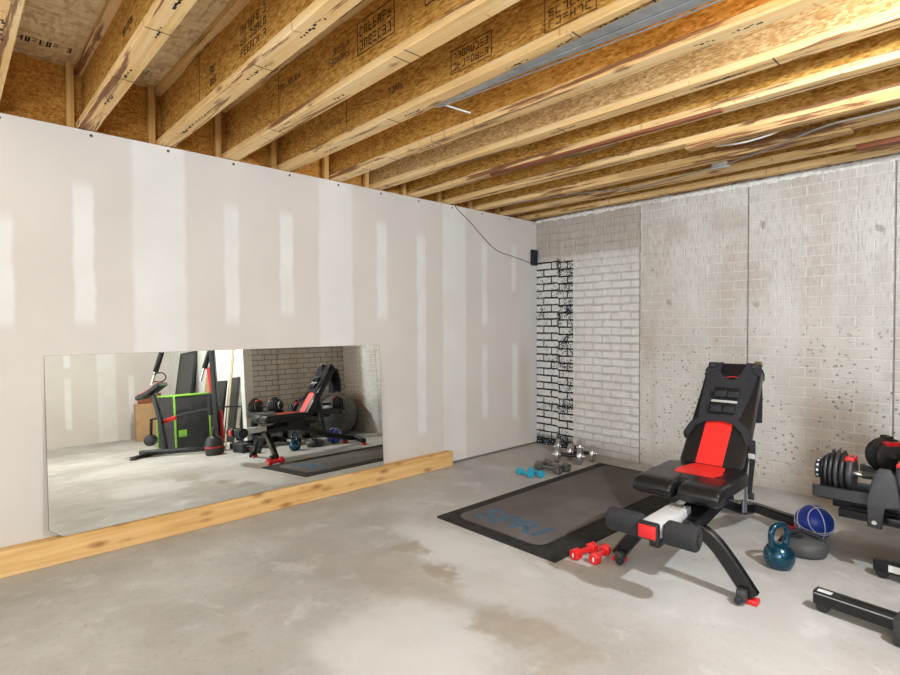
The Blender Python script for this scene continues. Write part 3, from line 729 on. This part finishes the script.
bpn.build('back_panel', M_black_fabric, vs, True, 60)
for u, v, ww in ((-.035, .465, .065), (.037, .465, .065), (-.042, .362, .07), (.030, .362, .07)):
    po = MB(BK).box(u-.034, u+.034, v-.008, v+.045, .02, .046, .009, 3).build('weight_pocket', M_black_fabric, vs)
    MB(BK).box(u-.035, u+.035, v+.03, v+.052, .043, .052, .004).build('pocket_flap', M_black_vinyl, po)
MB(BK).box(-.078, .066, .422, .438, .030, .038, .002).build('reflective_band', M_reflect, vs)['label'] = 'light grey reflective band'
for u, v in ((-.125, .69), (.115, .695)):
    MB(BK).box(u-.014, u+.014, v-.014, v+.008, .022, .028, .003).build('buckle', M_dgrey_plastic, vs)
MB(BK).box(.11, .15, .705, .725, .012, .026, .003).build('snap_ring', M_chrome, vs)
# waist strap curving round the pad and the dangling end
ws = MB(BK).tube([(-.203, .24, -.03), (-.200, .26, .006), (-.16, .335, .016), (-.08, .372, .018), (0, .378, .02), (.08, .362, .018), (.15, .31, .014), (.198, .235, .006), (.205, .215, -.03)], 0, rect=(.038, .007), side=(0, 0, 1), smooth=2)
ws.bm.free()
ws = MB(BK)
spath = [(-.188, .195, -.04), (-.187, .21, .004), (-.16, .275, .010), (-.10, .315, .014), (0, .330, .018), (.07, .315, .014), (.13, .262, .010), (.166, .19, .004), (.168, .175, -.04)]
def strapf(i, j):
    t = j*(len(spath)-1); k = min(int(t), len(spath)-2); f = t-k
    a, b = Vector(spath[k]), Vector(spath[k+1]); p = a.lerp(b, f); d = (b-a); q0, q1 = Vector(spath[max(k-1, 1)]), Vector(spath[min(k+2, len(spath)-2)]); e = q1-q0; nrm = Vector((-e.y, e.x, 0)).normalized()
    return p+nrm*(i-.5)*.04
ws.grid(strapf, 3, 32, .006)
ws.build('waist_strap', M_black_fabric, vs, True, 60)
se = BK @ Vector((.166, .20, .0))
dg = MB().grid(lambda i, j: Vector((se.x-.004+.034*i*(1-.35*j)+.004*math.sin(j*5), se.y-.006-.006*i, se.z+.02-.31*j)), 2, 12, .005)
dg.build('dangling_strap', M_black_fabric, vs, True, 60)
MB().box(se.x-.006, se.x+.030, se.y-.02, se.y-.004, se.z-.085, se.z-.055, .004).build('strap_buckle', M_reflect, vs)
MB().box(se.x-.006, se.x+.024, se.y-.018, se.y-.004, se.z-.315, se.z-.275, .004).build('strap_tip', M_black_plastic, vs)

# ------------------------------------------------------------------ small weights
def hex_dumbbell(name, label, L, R, hr, mat, gmat, loc, rz, group=None, nseg=6, taper=.84, cap=None):
    t = thing(name, label, 'dumbbell', loc, rz, group)
    h = R*math.cos(PI/6) if nseg == 6 else R
    MB().cyl((-L*.32, 0, h), (L*.32, 0, h), hr, n=16).build('handle', gmat, t)
    for s in (-1, 1):
        a, b, c, d = s*L*.24, s*L*.28, s*L*.46, s*L*.5
        mb = MB()
        rg = []
        for x, r in ((a, R*taper*.8), (b, R), (c, R), (d, R*taper)):
            rg.append([(x, math.cos(2*PI*k/nseg+(PI/6 if nseg == 6 else 0))*r, h+math.sin(2*PI*k/nseg+(PI/6 if nseg == 6 else 0))*r) for k in range(nseg)])
        # hexagon rests on a flat side
        mb.rings(rg); hd = mb.build('head', mat, t, True, 25)
        if cap: MB().box(d-.0015 if s > 0 else d-.001, d+.001 if s > 0 else d+.0015, -.004, .004, h-.012, h+.012).build('weight_mark', cap, hd, False)
    return t
rd = hex_dumbbell('dumbbell', 'red vinyl dumbbell nearest the black mat edge, beside the bench foot', .19, .034, .0155, M_red, M_red, (2.013, -2.165, 0), math.radians(84), 'red dumbbells', 6, .8, M_white)
r2_ = copy_tree(rd, (2.098, -2.135, 0), math.radians(99), 'red vinyl dumbbell closest to the bench front foot')
bd = hex_dumbbell('dumbbell', 'turquoise dumbbell lying nearer the mirror', .17, .033, .015, M_cyan, M_cyan, (.75, -1.13, 0), math.radians(-6), 'turquoise dumbbells')
copy_tree(bd, (.81, -1.055, 0), math.radians(-10), 'turquoise dumbbell lying nearer the grey hex dumbbells')
gd = hex_dumbbell('dumbbell', 'grey cast iron hex dumbbell lying next to the turquoise pair', .26, .045, .015, M_grey_cast, M_grey_cast, (.81, -.88, 0), math.radians(2), 'grey hex dumbbells', 6, .84, M_reflect)
copy_tree(gd, (.82, -.77, 0), math.radians(4), 'grey cast iron hex dumbbell lying behind its twin, before the plate dumbbells')
def plate_dumbbell(label, loc, rz, tilt=0, group='chrome plate dumbbells'):
    t = thing('plate_dumbbell', label, 'dumbbell', loc, rz, group); t.rotation_euler = (0, tilt, rz)
    R = .076
    MB().cyl((-.15, 0, R), (.15, 0, R), .0125, n=14).build('bar', M_chrome, t)
    MB().cyl((-.075, 0, R), (.075, 0, R), .017, n=14).build('grip', M_black_steel, t)
    for s in (-1, 1):
        mx = Matrix.Translation((s*.105, 0, R)) @ Matrix.Rotation(s*PI/2, 4, 'Y')
        MB().lathe([(.014, -.014), (R*.7, -.014), (R*.76, -.018), (R, -.018), (R, .018), (R*.78, .018), (R*.72, .008), (.03, .008), (.014, .014)], 32, mx).build('weight_plate', M_grey_cast, t)
        MB().lathe([(R-.020, -.0185), (R-.003, -.0195), (R+.0006, -.015), (R+.0006, .015), (R-.003, .0195), (R-.020, .0185)], 32, mx).build('chrome_rim', M_dullchrome, t)
        MB().lathe([(.014, .008), (.028, .010), (.028, .03), (.014, .034)], 10, mx).build('collar_nut', M_chrome, t)
    return t
pdm = plate_dumbbell('chrome rimmed plate dumbbell on the floor behind the grey hex dumbbells', (.76, -.49, 0), math.radians(24))
copy_tree(pdm, (.78, -.31, 0), math.radians(24), 'chrome rimmed plate dumbbell on the floor, the one lying nearest the concrete wall')
copy_tree(pdm, (.56, -.20, 0), math.radians(30), 'chrome rimmed plate dumbbell on the floor nearest the black-speckled brick corner')

# kettlebell
kb = thing('kettlebell', 'teal enamelled kettlebell standing on the floor beside the bench', 'kettlebell', (2.815, -1.53, 0), math.radians(62))
MB().lathe([(0, 0), (.045, 0), (.060, .011), (.073, .036), (.077, .064), (.071, .092), (.055, .116), (.036, .130), (0, .136)], 36).build('ball_body', M_teal_kb, kb)
MB().tube([(-.040, 0, .10), (-.052, 0, .14), (-.056, 0, .18), (-.042, 0, .22), (0, 0, .234), (.042, 0, .22), (.056, 0, .18), (.052, 0, .14), (.040, 0, .10)], .0155, 14, smooth=3).build('handle', M_teal_kb, kb)
# grey sand bell
sb = thing('soft_weight', 'grey squat soft-grip weight with a black handle strap, behind the teal kettlebell', 'weight bag', (2.855, -1.225, 0), math.radians(0))
MB().lathe([(0, 0), (.085, 0), (.112, .015), (.120, .04), (.113, .068), (.092, .086), (.05, .094), (0, .096)], 36).build('bag_body', M_grey_rub, sb)
MB().tube([(-.085, -.02, .07), (-.075, -.02, .10), (-.03, 0, .122), (.03, 0, .122), (.07, .02, .10), (.08, .02, .07)], .013, 10, smooth=2).build('handle', M_black_fabric, sb)
MB().tube([(-.119, -.03, .035), (-.112, -.03, .068), (-.06, -.03, .096), (.0, -.03, .10)], 0, rect=(.05, .006), side=(0, 1, 0), smooth=2).build('strap', M_black_fabric, sb)
# ball with seams
ml = thing('medicine_ball', 'blue rubber ball with white seam lines beside the bench rear foot', 'ball', (2.84, -.94, 0), math.radians(20))
RB = .102
MB().sphere((0, 0, RB), RB, n=40).build('ball_skin', M_blue_rubber, ml)
def great(rotx, rotz, off=0.0):
    m = Matrix.Translation((0, 0, RB)) @ Matrix.Rotation(rotz, 4, 'Z') @ Matrix.Rotation(rotx, 4, 'X')
    rr = math.sqrt((RB+.0003)**2-off**2)
    return MB().tube([m @ Vector((rr*math.cos(2*PI*k/48), rr*math.sin(2*PI*k/48), off)) for k in range(48)], .0028, 6, closed=True)
for a in ((PI/2*.75, .5, 0), (PI/2*.75, .5, .065), (PI/2*.75, .5, -.065), (.35, .2, 0), (PI/2*.95, 2.0, 0)):
    great(*a).build('seam', M_white, ml)

# ------------------------------------------------------------------ dumbbell stand with adjustable dumbbells
ds = thing('dumbbell_stand', 'black dumbbell stand with angled trays along the concrete wall side', 'dumbbell stand', (3.30, -1.20, 0))
def tray(m, nm='tray'):
    mb = MB(m)
    prof = [(-.115, .07), (-.115, .015), (-.09, 0), (.09, 0), (.115, .015), (.115, .07), (.09, .07), (.085, .035), (-.085, .035), (-.09, .07)]
    mb.rings([[(x, y*s_, z) for y, z in prof] for x, s_ in ((-.235, .8), (-.225, .95), (-.2, 1), (.2, 1), (.225, .95), (.235, .8))])
    return mb.build(nm, M_dgrey_plastic, ds, True, 30)
tray(Matrix.Translation((-.155, 0, .355)))
T2 = Matrix.Translation((-.05, .42, .375)) @ Matrix.Rotation(math.radians(-48), 4, 'Z')
tray(Matrix.Translation((.36, -.32, .42)) @ Matrix.Rotation(math.radians(-30), 4, 'Z'))
tray(T2)
MB().box(-.27, .62, -.10, -.04, .275, .318, .004).build('front_rail', M_black_steel, ds)
MB().box(-.32, .62, .02, .08, .292, .33, .004).build('middle_rail', M_black_steel, ds)
MB().box(.33, .39, -.36, .05, .37, .425, .004).build('tray_support', M_black_steel, ds)
MB().box(-.08, -.02, .05, .44, .335, .378, .004).build('tray_support', M_black_steel, ds)
br = MB().prism([(-.135, .27), (-.075, .27), (-.07, .385), (.0, .39), (-.025, .545), (-.045, .575), (-.09, .575), (-.115, .54), (-.135, .40)], .135, .165, Matrix(((1, 0, 0, 0), (0, 0, -1, 0), (0, 1, 0, 0), (0, 0, 0, 1))), .006).build('tray_bracket', M_dgrey_plastic, ds)
MB().cyl((-.105, -.171, .30), (-.105, -.163, .30), .011, n=14).build('bolt', M_chrome, br)
MB().box(.54, .62, -.10, .45, .275, .34, .004).build('cross_member', M_black_steel, ds)
for y in (.06, .42):
    MB().box(.55, .61, y-.03, y+.03, .02, .28, .004).build('post', M_black_steel, ds)
    MB().box(.40, .80, y-.03, y+.03, 0, .045, .006).build('foot', M_black_steel, ds)
def adj_dumbbell(label, loc, rz):
    t = thing('adjustable_dumbbell', label, 'dumbbell', loc, rz, 'adjustable dumbbells on the stand')
    ax = lambda x: Matrix.Translation((x, 0, .105)) @ Matrix.Rotation(PI/2, 4, 'Y')
    MB().cyl((-.09, 0, .105), (.09, 0, .105), .017, n=18).build('handle', M_chrome, t)
    MB().cyl((-.06, 0, .105), (.06, 0, .105), .0195, n=18, bev=.004).build('grip', M_grip, t)
    for s in (-1, 1):
        for k, (dx, r, th) in enumerate(((.105, .092, .032), (.136, .105, .022), (.162, .105, .022), (.187, .103, .020), (.210, .092, .018), (.229, .075, .014))):
            MB().lathe([(.015, -th/2), (r-.012, -th/2), (r-.003, -th/2+.003), (r, -th/2+.008), (r, th/2-.008), (r-.003, th/2-.003), (r-.012, th/2), (.015, th/2)], 32, ax(s*dx)).build('weight_plate', M_dgrey_plastic if k % 2 == 0 else M_black_plastic, t)
            if k in (1, 2, 3): MB().box(s*dx-.006, s*dx+.006, -.02, .02, .205, .222, .004).build('plate_tab', M_black_plastic, t)
        MB().box(s*.108-.02, s*.108+.02, -.05, .05, .170, .195, .004).build('red_label', M_red, t)['label'] = 'red label'
        dl = MB().lathe([(.0, -.014), (.05, -.014), (.056, -.010), (.056, .010), (.05, .014), (0, .014)], 28, ax(s*.252)).build('dial', M_black_plastic, t)
        nb = MB()
        for k in range(12):
            a = 2*PI*k/12; m = ax(s*.252) @ Matrix.Rotation(a, 4, 'Z') @ Matrix.Translation((.0563, 0, 0))
            nb.box(-.0006, .0006, -.006, .006, -.005, .005, m=m)
        nb.build('dial_numbers', M_white, dl, False)
    return t
ad1 = adj_dumbbell('black adjustable dumbbell in the lower level tray, white-marked dial at its left end', (3.175, -1.20, .392), 0)
ad3 = copy_tree(ad1, (3.66, -1.52, .457), math.radians(-30), 'black adjustable dumbbell reflected in the mirror, in the outermost angled tray')
ad2 = copy_tree(ad1, (3.25, -.78, .412), math.radians(-48), 'black adjustable dumbbell in the rear angled tray, at the right photo edge')

# ------------------------------------------------------------------ wheeled machine base at the right edge
em = thing('exercise_machine', 'black wheeled base frame of an exercise machine at the lower right edge', 'exercise machine', (3.06, -1.885, 0), math.radians(-5))
def railbar(x0, x1, y, z0=.035, z1=.095): return MB().box(x0, x1, y-.03, y+.03, z0, z1, .005)
ra = railbar(0, .72, 0).build('floor_rail', M_black_steel, em)
MB().box(.015, .07, -.026, .005, .0952, .0962).build('white_sticker', M_white, ra, False)
MB().box(.006, .30, -.0315, -.0299, .082, .087).build('edge_trim', M_galv, ra, False)
rb = railbar(.07, .72, .62).build('floor_rail', M_black_steel, em)
MB().box(.135, .34, .5885, .5898, .048, .082).build('white_sticker', M_white, rb, False)
for x, y in ((.035, 0), (.105, .62)):
    MB().cyl((x, y-.022, .027), (x, y+.022, .027), .027, n=22, bev=.005).build('wheel', M_black_plastic, em)
MB().box(.30, .56, -.09, .06, 0, .115, .015).build('foot_block', M_dgrey_plastic, em)
MB().box(.63, .72, -.05, .65, .03, .11, .008).build('cross_bar', M_black_steel, em)
MB().tube([(.67, .30, .08), (.68, .30, .22), (.68, .30, .36)], 0, rect=(.08, .06), side=(0, 1, 0), smooth=1).build('upright', M_black_steel, em)
MB().cyl((.50, .26, .15), (.50, .34, .15), .12, n=36, bev=.01).build('flywheel', M_black_plastic, em)
MB().tube([(.50, .36, .15), (.66, .33, .20)], .02, 10).build('flywheel_arm', M_galv, em)

# ------------------------------------------------------------------ things seen only in the mirror
eb = MB().sphere((0, 0, .32), .32, n=48).build('exercise_ball', M_exball); eb.location = (3.66, -.38, 0)
tag(eb, 'large dark grey inflatable exercise ball in the mirror, behind the bench reflection', 'ball')
bx = thing('cardboard_box', 'tall brown cardboard box reflected at the foot of the far drywall', 'box', (7.35, -2.06, 0), .15)
MB().box(-.25, .25, -.24, .24, 0, .66, .005).build('carton', M_card, bx)
MB().box(-.24, .24, -.03, .03, .659, .662).build('packing_tape', M_tan, bx, False)
bs = thing('wooden_crate', 'small reddish wooden crate sitting on top of the cardboard box', 'crate', (7.35, -2.06, .662), .3)
MB().box(-.17, .17, -.18, .18, 0, .14, .01).build('crate_body', M_redwood, bs); MB().box(-.175, .175, -.185, .185, .14, .17, .006).build('crate_lid', M_redwood, bs)
tt = thing('storage_tote', 'black fabric storage tote with lime green edging in the mirror', 'tote', (5.25, -2.12, 0), math.radians(-8))
MB().box(-.30, .30, -.26, .26, 0, .78, .015).build('tote_body', M_dpanel, tt)
for sx in (-1, 1):
    for sy in (-1, 1): MB().box(sx*.30-.012, sx*.30+.012, sy*.26-.012, sy*.26+.012, 0, .785, .004).build('green_edging', M_lime, tt)
MB().box(-.31, .31, -.27, .27, .775, .80, .006).build('tote_lid', M_lime, tt)
MB().box(-.313, -.305, -.22, -.10, .18, .28, .003).build('green_tag', M_lime, tt)
for z in (.33, .56): MB().box(-.304, .304, -.264, .264, z, z+.012).build('seam_band', M_dgrey_plastic, tt)
hg = thing('home_gym', 'black home gym machine with red arms and foam grips reflected in the mirror', 'exercise machine', (4.66, -2.82, 0), math.radians(133))
MB().box(-.05, 1.05, -.04, .04, .02, .09, .006).build('base_rail', M_black_steel, hg)
MB().box(-.02, .06, -.30, .30, 0, .05, .006).build('foot_bar', M_black_steel, hg)
MB().box(.97, 1.05, -.17, .17, 0, .05, .006).build('foot_bar', M_black_steel, hg)
MB().tube([(.30, 0, .06), (.24, 0, .5), (.16, 0, .86)], 0, rect=(.06, .06), side=(0, 1, 0)).build('front_post', M_black_steel, hg)
MB().tube([(1.02, 0, .06), (1.0, 0, 1.2), (.98, 0, 2.0)], 0, rect=(.07, .07), side=(0, 1, 0)).build('rear_post', M_black_steel, hg)
MB().tube([(.96, -.06, .70), (.92, -.06, 1.15)], 0, rect=(.07, .05), side=(0, 1, 0)).build('red_arm', M_red, hg)
MB().tube([(1.06, -.05, .10), (1.05, -.05, .55)], 0, rect=(.05, .05), side=(0, 1, 0)).build('red_guide', M_red, hg)
MB().cyl((.93, -.05, .50), (.94, -.05, .80), .05, n=18, bev=.01).build('foam_pad', M_foam_black, hg)
MB().tube([(-.02, 0, .80), (.12, 0, .86), (.30, 0, .98)], 0, rect=(.24, .05), side=(0, 1, 0)).build('seat_pad', M_black_vinyl, hg)
MB().tube([(.02, 0, .85), (.12, 0, .895), (.28, 0, .995)], 0, rect=(.14, .03), side=(0, 1, 0)).build('red_seat_stripe', M_red, hg)
for x in (.12, .80):
    MB().cyl((x, -.05, .98), (x+.06, -.05, 1.16), .018, n=12).build('grip_tube', M_chrome, hg)
    MB().cyl((x+.06, -.05, 1.15), (x+.16, -.05, 1.42), .035, n=16, bev=.006).build('foam_grip', M_foam_black, hg)
MB().tube([(.17, 0, 1.02), (.30, 0, 1.0), (.36, 0, 1.07), (.30, 0, 1.14), (.18, 0, 1.12)], .009, 8, smooth=2).build('handle_loop', M_black_steel, hg)
MB().tube([(.28, -.08, .45), (.5, -.12, .55), (1.0, -.15, .60), (1.3, -.15, .58)], .012, 8, smooth=2).build('lever_bar', M_dgrey_plastic, hg)
MB().cyl((.22, -.08, .44), (.40, -.11, .50), .03, n=14, bev=.005).build('red_grip', M_red, hg)
MB().cyl((.10, -.05, .22), (.10, .05, .22), .075, n=24, bev=.01).build('pulley', M_black_plastic, hg)
MB().tube([(.10, 0, .22), (.12, 0, .50), (.26, 0, .52)], .02, 8).build('pulley_arm', M_black_steel, hg)
vk = thing('kettlebell', 'tall black adjustable kettlebell with a red band reflected in the mirror', 'kettlebell', (3.70, -2.22, 0), .4)
MB().lathe([(0, 0), (.10, 0), (.115, .02), (.118, .08), (.112, .16), (.085, .225), (.05, .25), (0, .255)], 32).build('shell_body', M_dgrey_plastic, vk)
MB().lathe([(.1165, .094), (.1195, .095), (.119, .110), (.116, .111)], 32).build('red_band', M_red, vk)
MB().tube([(-.055, 0, .22), (-.06, 0, .32), (-.04, 0, .35), (.04, 0, .35), (.06, 0, .32), (.055, 0, .22)], .016, 10, smooth=2).build('handle', M_black_plastic, vk)
# panels and lengths of trim leaning on the partition behind the stub wall
def lean(name, x0, x1, h, foot, th, mat, label, cat, frame=None):
    t = thing(name, label, cat, ((x0+x1)/2, YA-foot-th, 0)); wdt = x1-x0
    ang = math.asin(min(.9, (foot)/h)); m = Matrix.Rotation(-ang, 4, 'X')
    MB(m).box(-wdt/2, wdt/2, 0, th, 0, h, .003).build('board_face', mat, t, False)
    if frame:
        for q in ((-wdt/2-.02, -wdt/2+.02, 0, h), (wdt/2-.02, wdt/2+.02, 0, h), (-wdt/2, wdt/2, 0, .04), (-wdt/2, wdt/2, h-.04, h)):
            MB(m).box(q[0], q[1], -.008, th, q[2], q[3], .003).build('frame_rail', frame, t, False)
    return t
lean('window_sash', 4.30, 4.80, 1.05, .16, .03, M_dpanel, 'white framed dark window sash leaning beside the white corner post, in the mirror', 'window sash', M_wht_trim)
lean('black_panel', 4.92, 5.42, .98, .18, .04, M_black_plastic, 'tall plain black panel leaning left of the window sash, in the mirror', 'panel')
lean('picture_frame', 6.3, 7.1, 1.55, .25, .03, M_grey_rub, 'tall dark framed panel leaning above the green-edged tote, in the mirror', 'panel', M_black_plastic)
lean('wood_offcut', 5.55, 5.75, 1.25, .22, .02, M_card, 'brown wood offcut leaning left of the black panel, in the mirror', 'board')
for k, (x, f, lab) in enumerate(((4.40, .27, 'nearest the window sash centre'), (4.30, .31, 'closest to the white corner post'))):
    o = MB(Matrix.Rotation(-math.asin(f/2.2), 4, 'X')).box(-.02, .02, 0, .014, 0, 2.2, .003).build('trim_moulding', M_tan, None, False)
    o.location = (x, YA-f-.03, 0); tag(o, 'long tan trim moulding leaning in the mirror, ' + lab, 'moulding', 'leaning trim mouldings')
